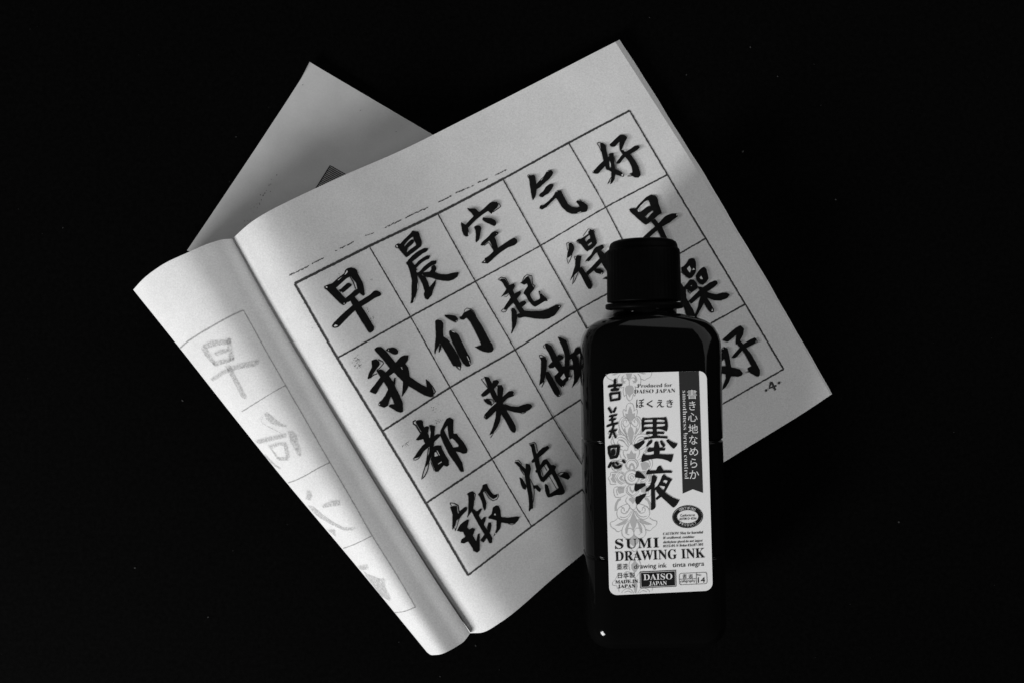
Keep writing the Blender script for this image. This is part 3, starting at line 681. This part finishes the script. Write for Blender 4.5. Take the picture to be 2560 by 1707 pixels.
ORN = '''L 22 934 28 942 29 953 27 963 20 968 13 966;F 11 935 18 940 21 950 17 957 9 957 14 950 15 942;L 0 951 5 945 12 944 16 949 12 953 8 951;H 0 933 8 933 5 943 0 948;
L 30 947 38 951 45 947 52 944 56 938 57 932;F 25 932 35 932 44 935 36 936;H 0 962 8 964 11 970 10 982 4 986 0 993;L 14 966 16 978 13 990 9 985 6 996 0 1002;L 0 951 0 962;
L 0 1006 7 1010 10 1020 10 1027 16 1022 18 1030 15 1041;H 0 1014 4 1024 6 1034 12 1032 11 1042 4 1050 0 1052;L 0 1052 0 1064;
L 0 1060 6 1048 14 1041 22 1043 28 1052 29 1064 25 1076 15 1088 6 1102;L 1 1056 8 1064 14 1066 19 1058 16 1049 9 1050 11 1056;L 8 1044 18 1046 23 1056 22 1066 17 1077 8 1092;
H 0 1064 5 1070 8 1082 5 1095 2 1108 0 1112;F 14 1067 18 1072 15 1082 8 1086 12 1077;F 29 1070 32 1080 22 1086 25 1078;
L 4 1106 12 1090 24 1085 38 1086 47 1090;L 6 1112 13 1098 26 1091 36 1095;L 8 1116 18 1103 28 1098 34 1104 28 1112 20 1115;L 47 1090 42 1106 34 1118 22 1124;L 36 1073 46 1068 54 1074 56 1082 44 1084;F 14 1103 22 1097 32 1096 24 1101;
L 0 1106 8 1118 10 1125 19 1124 20 1134 14 1145;H 0 1124 5 1133 12 1133 10 1145 0 1145;L 47 1092 50 1104 40 1120 30 1132 26 1144;F 38 1118 44 1112 42 1130 36 1134 34 1128;
L 0 1145 9 1147 15 1155 16 1163 10 1173;L 0 1149 7 1151 12 1158 13 1165 9 1171;H 0 1156 5 1159 8 1167 8 1173 4 1173 3 1165 0 1162;
L 19 1182 28 1178 36 1184 41 1193 36 1202 28 1208 19 1205;L 20 1185 28 1181 33 1186 37 1193 33 1200 27 1204 20 1201;F 20 1186 28 1187 33 1193 28 1199 20 1200 26 1193;
L 36 1180 52 1178 54 1186 60 1192 56 1200 54 1208 40 1208;F 40 1182 50 1182 50 1190 54 1194 48 1203 40 1205 44 1193;
L 9 1212 15 1218 15 1230 6 1238 0 1242;L 8 1212 12 1218 12 1228 5 1235 0 1238;H 0 1232 6 1226 8 1216 5 1214 4 1222 0 1226;
L 16 1150 24 1146 36 1149 48 1148 52 1155 50 1168 42 1176 30 1178;L 20 1154 34 1150 44 1153 46 1162 42 1172;F 22 1158 34 1154 42 1158 44 1166 36 1175 26 1174;
L 17 1212 24 1220 38 1215 46 1218 47 1228 43 1240 30 1241 17 1235;F 20 1215 34 1214 38 1222 34 1232 22 1230;L 30 1216 40 1222 38 1236;
H 0 1243 8 1243 10 1248 5 1252 0 1259;L 13 1240 18 1250 14 1258 10 1262 6 1270 0 1274;F 30 1243 38 1246 44 1256 46 1266 46 1275 41 1274 40 1262 36 1252 30 1248;L 14 1258 30 1264 42 1274;
L 8 1262 10 1272 18 1282 28 1280 30 1272 24 1268 22 1276;L 24 1268 32 1265 39 1272 41 1284 36 1294 24 1298 12 1292 4 1280 1 1274;L 5 1276 14 1288 24 1292 34 1290;F 9 1266 13 1274 20 1279 16 1280 10 1274;
H 0 1276 3 1285 7 1295 9 1303 5 1315 0 1325;F 12 1296 24 1300 36 1306 46 1311 36 1312 22 1308;L 40 1294 48 1300 58 1304 56 1314 48 1320 40 1327 30 1323;
L 8 1298 20 1307 28 1318 30 1332 24 1342 12 1345 3 1339 0 1330 6 1320 14 1320 19 1324 18 1332 12 1336;F 8 1300 16 1308 21 1320 21 1332 16 1330 14 1318;
H 0 1337 10 1343 12 1350 9 1358 4 1362 0 1366;L 13 1345 14 1360 4 1376 0 1378;H 0 1392 3 1404 9 1410 8 1420 3 1428 0 1430;L 0 1384 7 1390 12 1402 15 1412 13 1424;
L 4 1440 12 1430 24 1428 28 1436 20 1448 8 1456;H 0 1440 4 1452 5 1465 2 1480 0 1482;L 5 1482 12 1472 24 1470 33 1476 35 1480;L 10 1481 18 1476 28 1479;L 36 1466 42 1470 41 1477;
L 30 1437 42 1434 50 1446 57 1453 56 1460 47 1462 46 1468'''

def parse(items, ox, oy, sc):
    fill, lines, gaps = [], [], []
    for it in items.split(';'):
        it = it.split()
        if not it: continue
        kind, w = 'P', 0
        if it[0] == 'L': kind, w = 'L', float(it[1]) / sc; it = it[2:]
        elif it[0] == 'G': kind = 'G'; it = it[1:]
        f = [float(x) for x in it]
        pts = [(ox + f[i] / sc, oy + f[i + 1] / sc) for i in range(0, len(f), 2)]
        if kind == 'P': fill.append(pts)
        elif kind == 'L': lines.append(band(pts, max(w, .9), 0.12, step=5))
        else: gaps.append(pts)
    return fill, lines, gaps

def write(table, bvh, mat, parent, page=True):
    for idx, (lab, ox, oy, ghost, items) in enumerate(table):
        fill, lines, gaps = parse(items, ox, oy, 8.0)
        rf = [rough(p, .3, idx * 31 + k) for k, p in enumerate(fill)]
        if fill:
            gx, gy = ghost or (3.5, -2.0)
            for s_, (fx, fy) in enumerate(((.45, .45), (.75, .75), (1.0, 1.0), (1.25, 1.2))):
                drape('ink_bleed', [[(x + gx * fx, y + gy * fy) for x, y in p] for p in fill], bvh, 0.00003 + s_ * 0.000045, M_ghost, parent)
        o = drape('page_number' if 'page number' in lab else 'ink_character', rf + lines, bvh, 0.00022, M_grid if 'page number' in lab else mat, parent)
        o['label'] = lab
        if gaps: drape('paper_gap', gaps, bvh, 0.00032, M_page, o if False else parent)
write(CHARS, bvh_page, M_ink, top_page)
# ------------------------------------------------------------------ printed grid of the right page
g = [[D(p) for p in c] for c in grid]
def rowpts(r): return [g[c][r + 1] for c in range(6)]
def smoothline(pts, n=8):
    ks = list(range(len(pts))); out = []
    for i in range((len(pts) - 1) * n + 1): out.append(tuple(cat1(pts, ks, i / n)))
    return out
rw = [6.5, 4.2, 4.6, 4.6, 4.4]; cw = [5.6, 3.0, 3.0, 3.0, 2.6, 3.6]
for r in range(5):
    pts = smoothline(rowpts(r))
    for a in range(5):                       # weight thins out towards the right, as printed
        seg = pts[a * 8:a * 8 + 9]
        k = [1.0, 1.0, .95, .8, .8][a] if r == 0 else [1.05, 1.0, .85, .8, .9][a]
        drape('grid_line', [band(seg, rw[r] * k, .7, step=3.0, seed=r)], bvh_page, 0.00012, M_grid, top_page)
for c in range(6):
    pts = smoothline([g[c][r + 1] for r in range(5)])
    drape('grid_line', [band(pts, cw[c], .6, step=3.0, seed=c + 9)], bvh_page, 0.00014, M_grid, top_page)
# broken marks above the frame
segs = [((1070,1490),(1195,1430)),((1210,1420),(1285,1380)),((1360,1335),(1370,1333)),((1390,1320),(1475,1280)),((1550,1240),(1600,1222)),
        ((1670,1190),(1780,1140)),((1805,1125),(1940,1065)),((2010,1030),(2090,990)),((2120,970),(2230,925)),((2260,905),(2330,880)),((2370,860),(2440,825))]
sp = []
for a, b_ in segs:
    a = Vector((300 + a[0] / 2.529, 100 + a[1] / 2.529)); b_ = Vector((300 + b_[0] / 2.529, 100 + b_[1] / 2.529))
    n = max(2, int((b_ - a).length / 1.5))
    for k in range(n):
        if random.random() < .25: continue
        p = a.lerp(b_, k / n) + Vector((random.uniform(-.6, .6), random.uniform(-1.0, 1.0)))
        sp.append(band([(p.x, p.y), (p.x + random.uniform(2, 4.5), p.y - random.uniform(1, 2.2))], random.uniform(.8, 2.8)))
for k in range(150):                          # stray ink specks
    u, v = random.uniform(.08, .95), random.uniform(.12, .92)
    P = D(cat1([tuple(cat1(c, vv, v)) for c in cols], us, u)); r = random.uniform(.35, .9)
    sp.append([(P[0] + r * math.cos(a) * random.uniform(.6, 1.3), P[1] + r * math.sin(a) * random.uniform(.6, 1.3)) for a in (0, 1.3, 2.5, 3.8, 5.0)])
for cx_, cy_, rr_, n_ in ((890,900,9,26),(897,912,7,22),(1012,1110,8,14),(1095,1052,9,14),(1088,1022,8,8),(850,690,6,8),(930,700,3,4),(917,778,8,10),(930,795,7,8)):
    for k in range(n_):
        P = (random.gauss(cx_, rr_ * .6), random.gauss(cy_, rr_ * .6)); r = random.uniform(.4, 1.2)
        sp.append([(P[0] + r * math.cos(a) * random.uniform(.6, 1.4), P[1] + r * math.sin(a) * random.uniform(.6, 1.4)) for a in (0, 1.3, 2.5, 3.8, 5.0)])
drape('print_specks', sp, bvh_page, 0.00010, M_speck, top_page, kind='stuff')
# ------------------------------------------------------------------ show-through on the rolled leaf
def at(ox, oy, sc, s):
    f, l, _ = parse(s, 0, 0, 1.0)
    return [[(ox + x / sc, oy + y / sc) for x, y in p] for p in f + l]
fold = (0.776, 0.63)
for lab, ox, oy, sc, s in FAINT:
    A = at(ox, oy, sc, s)
    for q, (dx, dy, gr) in enumerate(((0, 0, 0), (1.6, .8, 1.2), (-1.4, -1.3, 2.0))):
        B = []
        for p in A:
            c_ = Vector((sum(x for x, y in p) / len(p), sum(y for x, y in p) / len(p)))
            B.append(rough([(x + dx + gr * (1 if x > c_.x else -1) * .5, y + dy + gr * (1 if y > c_.y else -1) * .5) for x, y in p], .6, q))
        o = drape('ink_character' if q == 0 else 'show_through_ink', B, bvh_leaf, 0.0001 + q * .00005, M_faint, leaf, 6.0, fold)
        o['label'] = lab
for pts, w in FLINES:
    for q, kw in enumerate((1.7, 1.1, .6)):
        drape('grid_line', [band(smoothline(pts, 6), w * kw, .5, step=3)], bvh_leaf, 0.00004 + q * .00003, M_fline, leaf, 6.0, fold)
# hatched print on the folded-under leaf
hx, hy = 826.5, 416.0
du = Vector((0.868, 0.497)); dv = Vector((-0.53, 0.848))
hp = []
for k in range(22):
    a = Vector((hx, hy)) + dv * (k * 4.6); b_ = a + du * 175
    hp.append(band([(a.x, a.y), (b_.x, b_.y)], 2.2, .35, step=3, seed=k))
a = Vector((hx, hy)); hp.append(band([(a.x, a.y), ((a + dv * 100).x, (a + dv * 100).y)], 2.4, .3, step=3))
drape('printed_picture', hp, bvh_leaf, 0.00104, M_line, leaf, 0)
sp = []
for k in range(26):
    t = random.random(); p = Vector((300 + 990 / 2.529, 100 + 860 / 2.529)).lerp(Vector((300 + 790 / 2.529, 100 + 1175 / 2.529)), t)
    p += Vector((random.gauss(0, 4), random.gauss(0, 4))); r = random.uniform(.4, 1.1)
    sp.append([(p.x + r * math.cos(q), p.y + r * 2 * math.sin(q)) for q in (0, 1.3, 2.5, 3.8, 5.0)])
for px, py in ((902,278),(991,331),(758,214)):
    sp.append([(px + 1.0 * math.cos(q), py + 1.0 * math.sin(q)) for q in (0, 1.3, 2.5, 3.8, 5.0)])
drape('print_specks', sp, bvh_leaf, 0.00102, M_speck, leaf, 0, kind='stuff')

# ------------------------------------------------------------------ ink bottle
U = S * 1.088435               # survey unit in metres on the table plane
zc = 0.0285
bottle = thing('ink_bottle', (297 * U, -200 * U, 0.011), 'black plastic ink bottle with ribbed cap and pale ornate label, lying on the booklet', 'bottle')
TILT = math.radians(1.05)
def bw(x, y, z):               # bottle axes (x across, y along from the middle of the body, z up) to the world
    c, s = math.cos(TILT), math.sin(TILT)
    X, Y = x * c + (y) * s, -x * s + y * c
    # y runs towards the base of the bottle, that is to world -Y
    return Vector(((297 + X) * U, -(250 + Y) * U, zc + z * U))
def ring_rr(y, hw, hd, r, n=14, q=1.0):
    pts = []
    r = min(r, hw, hd)
    for (sx, sz, a0) in ((1, 1, 0), (-1, 1, 90), (-1, -1, 180), (1, -1, 270)):
        for k in range(n + 1):
            a = math.radians(a0 + 90 * k / n)
            pts.append(bw(sx * (hw - r) + r * math.cos(a), y, sz * (hd - r) + r * math.sin(a)))
    return pts
def loft(rings, close0=True, close1=True):
    V, F = [], []; n = len(rings[0])
    for r in rings: V += r
    for j in range(len(rings) - 1):
        for i in range(n):
            a, b_ = j * n + i, j * n + (i + 1) % n
            F.append((a, b_, b_ + n, a + n))
    if close0: F.append(tuple(range(n - 1, -1, -1)))
    if close1: F.append(tuple(range((len(rings) - 1) * n, len(rings) * n)))
    return V, F
# body sections: (y, half width, half depth, corner radius), y measured from the table line 250
secs = [(-307,70,70,70),(-303,80,72,70),(-299,100,74,66),(-293,114,77,62),(-286,125,79,58),(-276,134,81,58),(-262,141,83,57),(-245,145,84,56),(-220,146,84.5,56)]
def groove(y0):
    out = [(y0 - 9, 146, 84.5, 56), (y0 - 6, 146, 84.5, 56)]
    for k in range(13):
        t = -1 + 2 * k / 12; d = 2.6 * (1 + math.cos(math.pi * t)) / 2
        out.append((y0 + 4.5 * t, 146 - d, 84.5 - d, 56 - d * .4))
    return out + [(y0 + 6, 146, 84.5, 56), (y0 + 9, 146, 84.5, 56)]
secs += [(-150,146,84.5,56)] + groove(-44) + [(60,146,84.5,56)] + groove(193) + [(300,146,84.5,56),(326,146,84.5,56),(334,146,84.5,56),(336,146,84.5,56)]
R = 54
for k in range(1, 13):
    a = math.radians(90 * k / 12)
    secs.append((336 + R * math.sin(a), 146 - .7 * R * (1 - math.cos(a)), 84.5 - R * (1 - math.cos(a)), 56 - .55 * R * (1 - math.cos(a))))
secs.append((389, 92, 26, 16)); secs.append((387, 60, 20, 12))
V, F = loft([ring_rr(*s) for s in secs])
body = link('body', mesh_of(V, F, True), M_bottle, bottle)
def ring_c(y, r, n=144, rib=0.0):
    return [bw(-9 + (r + (rib if (k % 3 == 0) else (rib * .6 if k % 3 == 1 else -rib * .6))) * math.cos(2 * math.pi * k / n), y,
               (r + (rib if (k % 3 == 0) else -rib * .5)) * math.sin(2 * math.pi * k / n)) for k in range(n)]
V, F = loft([ring_c(-305, 68), ring_c(-330, 68)])
link('neck', mesh_of(V, F, True), M_bottle, bottle)
V, F = loft([ring_c(-331, 78), ring_c(-330, 81), ring_c(-327, 82.5), ring_c(-322, 82.5), ring_c(-319, 80), ring_c(-318, 74)])
link('tamper_ring', mesh_of(V, F, True), M_cap, bottle)
caps = [(-466,44,0),(-465.5,56,0),(-463,64,0),(-459,69.5,0),(-452,72.2,0),(-446,72.8,0),(-445.4,74.5,.0),(-443,76.2,.3),(-438,76.6,.7),(-395,77.2,.7),(-345,78.0,.7),(-338,78.2,.4),(-335,78.4,0),(-334,76,0)]
V, F = loft([ring_c(y, r, 144, rb) for y, r, rb in caps])
link('cap', mesh_of(V, F, True), M_cap, bottle)

# label on the flat front of the bottle
zl = zc + 84.5 * U + 0.00012
def flatbvh(z):
    q = [Vector((-1, -1, z)), Vector((1, -1, z)), Vector((1, 1, z)), Vector((-1, 1, z))]
    return BVHTree.FromPolygons(q, [(0, 1, 2, 3)])
LB = flatbvh(zl)
def rrect(TL, TR, BR, BL, r, n=8):
    P = [Vector(p) for p in (TL, TR, BR, BL)]; out = []
    for i in range(4):
        a, b_, c = P[i - 1], P[i], P[(i + 1) % 4]
        d1, d2 = (a - b_).normalized(), (c - b_).normalized()
        ctr = b_ + (d1 + d2) * r
        for k in range(n + 1):
            t = math.radians(90 * k / n)
            out.append(tuple(ctr - d2 * r * math.cos(t) - d1 * r * math.sin(t)))
    return out
label = drape('label', [rrect((1508,933),(1766.5,926),(1782,1475),(1523.5,1487), 20)], LB, 0.0, M_label, bottle, 0)
label.data.transform(Matrix.Translation((0, 0, 0)))
tag(label, 'pale grey printed label with rounded corners, floral ornament and black lettering')
sm = label.modifiers.new('thickness', 'SOLIDIFY'); sm.thickness = 0.0001; sm.offset = -1.0
def lay(name, polys, mat, lift=1):
    o = drape(name, polys, LB, 0.00002 * lift, mat, label, 0)
    return o
# ornament
def ax(y): return 1573.0 + (y - 960) * 0.0305
def mir(h, s): return [(ax(y) + s * a, y - 0.03 * s * a) for a, y in h]
def smooth_closed(h):
    return h
orn_f, orn_l = [], []
for it in ORN.split(';'):
    it = it.split()
    if not it: continue
    f = [float(x) for x in it[1:]]; pts = [(f[i], f[i + 1]) for i in range(0, len(f), 2)]
    if it[0] == 'H':                         # closed half shape touching the axis
        orn_f.append(mir(pts, 1) + [p for p in reversed(mir(pts, -1)) ])
    elif it[0] == 'F':
        orn_f.append(mir(pts, 1)); orn_f.append(mir(pts, -1))
    elif it[0] == 'L':
        sm_ = smoothline(pts, 5)
        orn_l.append(band(mir(sm_, 1), 1.05)); orn_l.append(band(mir(sm_, -1), 1.05))
cxo, cyo = 1579.2, 1192.4
def ell(cx, cy, rx, ry, rot=0, n=48):
    c, s = math.cos(rot), math.sin(rot)
    return [(cx + rx * math.cos(a) * c - ry * math.sin(a) * s, cy + rx * math.cos(a) * s + ry * math.sin(a) * c) for a in [2 * math.pi * k / n for k in range(n)]]
def annulus(cx, cy, rx, ry, w, rot=0, n=64):
    o = ell(cx, cy, rx, ry, rot, n); i_ = ell(cx, cy, rx - w, ry - w, rot, n)
    return [[o[k], o[(k + 1) % n], i_[(k + 1) % n], i_[k]] for k in range(n)]
lay('ornament', orn_f, M_lgrey, 1)
rings_ = []
for r in (4.8, 9.8, 17.3, 19.6): rings_ += annulus(cxo, cyo, r, r, 1.0)
def clipped(P):
    return [(x, max(934.0 - (x - 1508) * .027, y)) for x, y in P]
lay('ornament', [clipped(p) for p in orn_l] + rings_, M_lfine, 3)
lay('ribbon', [[(1697,928),(1747,926.6),(1757.4,1230.6),(1732,1221.7),(1706.5,1232.6)]], M_ribbon, 4)

def bold(s):
    r = ''
    for ch in s:
        if 'A' <= ch <= 'Z': r += chr(0x1D400 + ord(ch) - 65)
        elif 'a' <= ch <= 'z': r += chr(0x1D41A + ord(ch) - 97)
        elif '0' <= ch <= '9': r += chr(0x1D7CE + ord(ch) - 48)
        else: r += ch
    return r
def glyphs(s, offset=0.0):
    cu = bpy.data.curves.new('text', 'FONT'); cu.body = s; cu.size = 1.0; cu.offset = offset; cu.resolution_u = 4
    ob = bpy.data.objects.new('text', cu); COL.objects.link(ob)
    dg = bpy.context.evaluated_depsgraph_get()
    me = bpy.data.meshes.new_from_object(ob.evaluated_get(dg))
    bpy.data.objects.remove(ob); bpy.data.curves.remove(cu)
    return me
def text(name, s, p0, p1, cap, mat=None, lift=6, serif=False, offset=0.0, box=False, capem=0.70, parent=None):
    """Lettering from baseline point p0 to p1 with capital height cap, in surveyed pixels."""
    me = glyphs(bold(s) if serif else s, offset)
    xs = [v.co.x for v in me.vertices]; ys = [v.co.y for v in me.vertices]
    x0, x1 = min(xs), max(xs)
    if box: y0, sc_y = min(ys), cap / (max(ys) - min(ys))
    else: y0, sc_y = 0.0, cap / capem
    P0, P1 = Vector(p0), Vector(p1); d = P1 - P0; L = d.length; d.normalize(); up = Vector((d.y, -d.x))
    bm = bmesh.new(); bm.from_mesh(me); bpy.data.meshes.remove(me)
    for v in bm.verts:
        q = P0 + d * ((v.co.x - x0) / (x1 - x0) * L) + up * ((v.co.y - y0) * sc_y)
        v.co = Vector((q.x, q.y, 0))
    return drape_bm(name, bm, LB, 0.00002 * lift, mat or M_lblack, label, 0)
def gbox(s, x0, y0, x1, y1, mat=None, **k):
    return text('lettering', s, (x0, y1), (x1, y1 - (x1 - x0) * .027), y1 - y0, mat, box=True, **k)
T = lambda s, a, b_, c, **k: text('lettering', s, a, b_, c, **k)
T('Produced for', (1593,968.3), (1679.4,966), 9.2, serif=True, offset=-.012)
T('DAISO JAPAN', (1585,982.8), (1688,980), 9.8, serif=True, offset=-.012)
def C8(s, x0, y0, x1, y1, **k): gbox(s, 1505 + x0 / 8, 925 + y0 / 8, 1505 + x1 / 8, 925 + y1 / 8, **k)
for s, a in (('ぼ', (685,572,845,750)), ('く', (890,600,1020,745)), ('え', (1090,590,1235,740)), ('き', (1290,585,1420,740))):
    C8(s, *a, offset=0.012 if s in 'くえ' else 0.0)
for s, a in (('書',(1718,973.5,1742.4,996.4)),('き',(1723,1002,1739,1024.5)),('心',(1720,1031,1743.7,1053)),('地',(1721,1059.6,1745,1082)),
             ('な',(1723,1087.6,1744,1110)),('め',(1723.5,1117.5,1745.3,1138)),('ら',(1726,1145,1743,1168)),('か',(1723.5,1174.4,1747.7,1196))):
    gbox(s, *a, mat=M_lwhite)
T('smoothness brush control', (1705.8,975.5), (1711.6,1196), 11.2, mat=M_lwhite, serif=True, offset=-.012, capem=.74)
for s, x0, y0, x1, y1 in (('S',232,92,405,305),('U',455,92,690,297),('M',715,78,1000,285),('I',1035,68,1155,272)):
    text('lettering', s, (1510 + x0 / 8.4, 1335 + y1 / 8.4), (1510 + x1 / 8.4, 1335 + (y1 - (x1 - x0) * .035) / 8.4), (y1 - y0 - 4) / 8.4, box=True, serif=True)
T('DRAWING', (1537.6,1401), (1692,1395.3), 24.0, serif=True)
T('INK', (1703.5,1394.9), (1762.4,1392), 24.0, serif=True)
T('CAUTION! May be harmful', (1657.3,1336.3), (1757.2,1332), 6.2, serif=True)
T('If swallowed, combine', (1657.6,1346.3), (1735.6,1343.2), 6.0, serif=True)
T('diethylene glycol.do not ingest', (1658,1357), (1756,1352.6), 6.0, serif=True)
T('0113-01-N Boku-Eki,07-301', (1658,1367), (1758,1362.6), 6.0, serif=True)
gbox('墨液', 1542,1408,1569.5,1423)
T('drawing ink', (1584.8,1420.5), (1666.5,1417.2), 11.4)
T('tinta negra', (1681,1416.5), (1760,1412.6), 11.0)
gbox('日本製', 1544.5,1430.6,1587.4,1444.5)
T('MADE IN', (1538,1458), (1595,1455.5), 8.6, serif=True)
T('JAPAN', (1544,1469), (1588.6,1467.4), 8.6, serif=True)
bx = [(1599,1427.6),(1689.8,1423.3),(1690.8,1464.8),(1600.2,1469)]
lay('name_box', [bx], M_lblack, 5)
def frame(P, inset, w):
    Pv = [Vector(p) for p in P]; c = sum(Pv, Vector((0, 0))) / 4; out = []
    def ins(k):
        r = []
        for i in range(4):
            d1 = (Pv[i - 1] - Pv[i]).normalized(); d2 = (Pv[(i + 1) % 4] - Pv[i]).normalized(); r.append(Pv[i] + (d1 + d2) * k)
        return r
    a, b_ = ins(inset), ins(inset + w)
    return [[tuple(a[i]), tuple(a[(i + 1) % 4]), tuple(b_[(i + 1) % 4]), tuple(b_[i])] for i in range(4)]
lay('name_box_border', frame(bx, 1.9, 1.0), M_lwhite, 7)
T('DAISO', (1608.8,1448.7), (1681,1446.1), 15.0, serif=True, mat=M_lwhite, lift=8)
T('JAPAN', (1622.5,1461.9), (1667,1460.4), 10.2, serif=True, mat=M_lwhite, lift=8)
rr = rrect((1697.3,1432),(1767,1428.5),(1768.3,1458),(1698.2,1461), 5.5)
rv = [Vector(p) for p in rr]; cc = Vector((1732.7, 1444.9))
inner = [cc + (p - cc) * 0.972 + Vector((0, (p.y - cc.y) * -.03)) for p in rv]
fr = [[tuple(rv[i]), tuple(rv[(i + 1) % len(rv)]), tuple(inner[(i + 1) % len(rv)]), tuple(inner[i])] for i in range(len(rv))]
lay('number_box', fr + [band([(1740.3,1430.6),(1740.9,1459)], 1.0), band([(1698,1446.8),(1740,1445.2)], 1.0)], M_lblack, 5)
gbox('書', 1706.2,1434.2,1716.6,1444.6); gbox('道', 1721,1434,1731.8,1444.4)
T('calligraphy', (1700.7,1454.8), (1738.3,1453.2), 6.6)
T('No.', (1742.7,1438.4), (1754,1438), 5.4)
T('14', (1744.8,1455.6), (1762.4,1454.8), 13.6)
# certification seal
ex, ey, er = 1718.9, 1290.2, math.radians(-2)
seal = annulus(ex, ey, 38.4, 28.3, 1.9, er) + annulus(ex, ey, 35.5, 25.6, 8.9, er)
lay('seal', seal, M_lblack, 5)
def arc_text(s, a0, a1, rx, ry, h, flip=False):
    n = len(s)
    for k, ch in enumerate(s):
        a = math.radians(a0 + (a1 - a0) * k / (n - 1))
        px, py = ex + rx * math.cos(a), ey - ry * math.sin(a) + 0.0
        tx, ty = -rx * math.sin(a), -ry * math.cos(a)
        if not flip: tx, ty = -tx, -ty
        l = math.hypot(tx, ty); tx, ty = tx / l, ty / l
        w = (2.0 if ch != 'I' else .5)
        text('lettering', ch, (px - tx * w, py - ty * w), (px + tx * w, py + ty * w), h, mat=M_lwhite, lift=8, box=True)
arc_text('CERTIFIED', 129, 55, 28.5, 18.4, 6.0)
arc_text('PRODUCT', 234, 310, 32.6, 23.4, 5.6, True)
T('Conforms to', (1700.5,1290.2), (1737,1288.8), 6.0, offset=0.01)
T('ASTM D 4236', (1697.6,1298.9), (1741,1296.9), 5.4, offset=0.01)
# big brush lettering and the marker writing
for lab, ox, oy, sc, s in BIG:
    o = lay('lettering', at(ox, oy, sc, s), M_lblack, 8); o['label'] = lab
def capsule(pts, w):
    P = [Vector(p) for p in pts]; out = band([tuple(p) for p in P], w, 0.15)
    res = [out]
    for p in (P[0], P[-1]): res.append([(p.x + w * .5 * math.cos(a), p.y + w * .5 * math.sin(a)) for a in [k * math.pi / 6 for k in range(12)]])
    for p in P[1:-1]: res.append([(p.x + w * .5 * math.cos(a), p.y + w * .5 * math.sin(a)) for a in [k * math.pi / 6 for k in range(12)]])
    return res
for lab, ox, oy, sc, s in PEN:
    res = []
    for it in s.split(';'):
        f = [float(x) for x in it.split()]
        if not f: continue
        res += capsule([(ox + f[i] / sc, oy + f[i + 1] / sc) for i in range(1, len(f), 2)], f[0] * 1.12 / sc)
    o = lay('marker_writing', res, M_pen, 10); o['label'] = lab
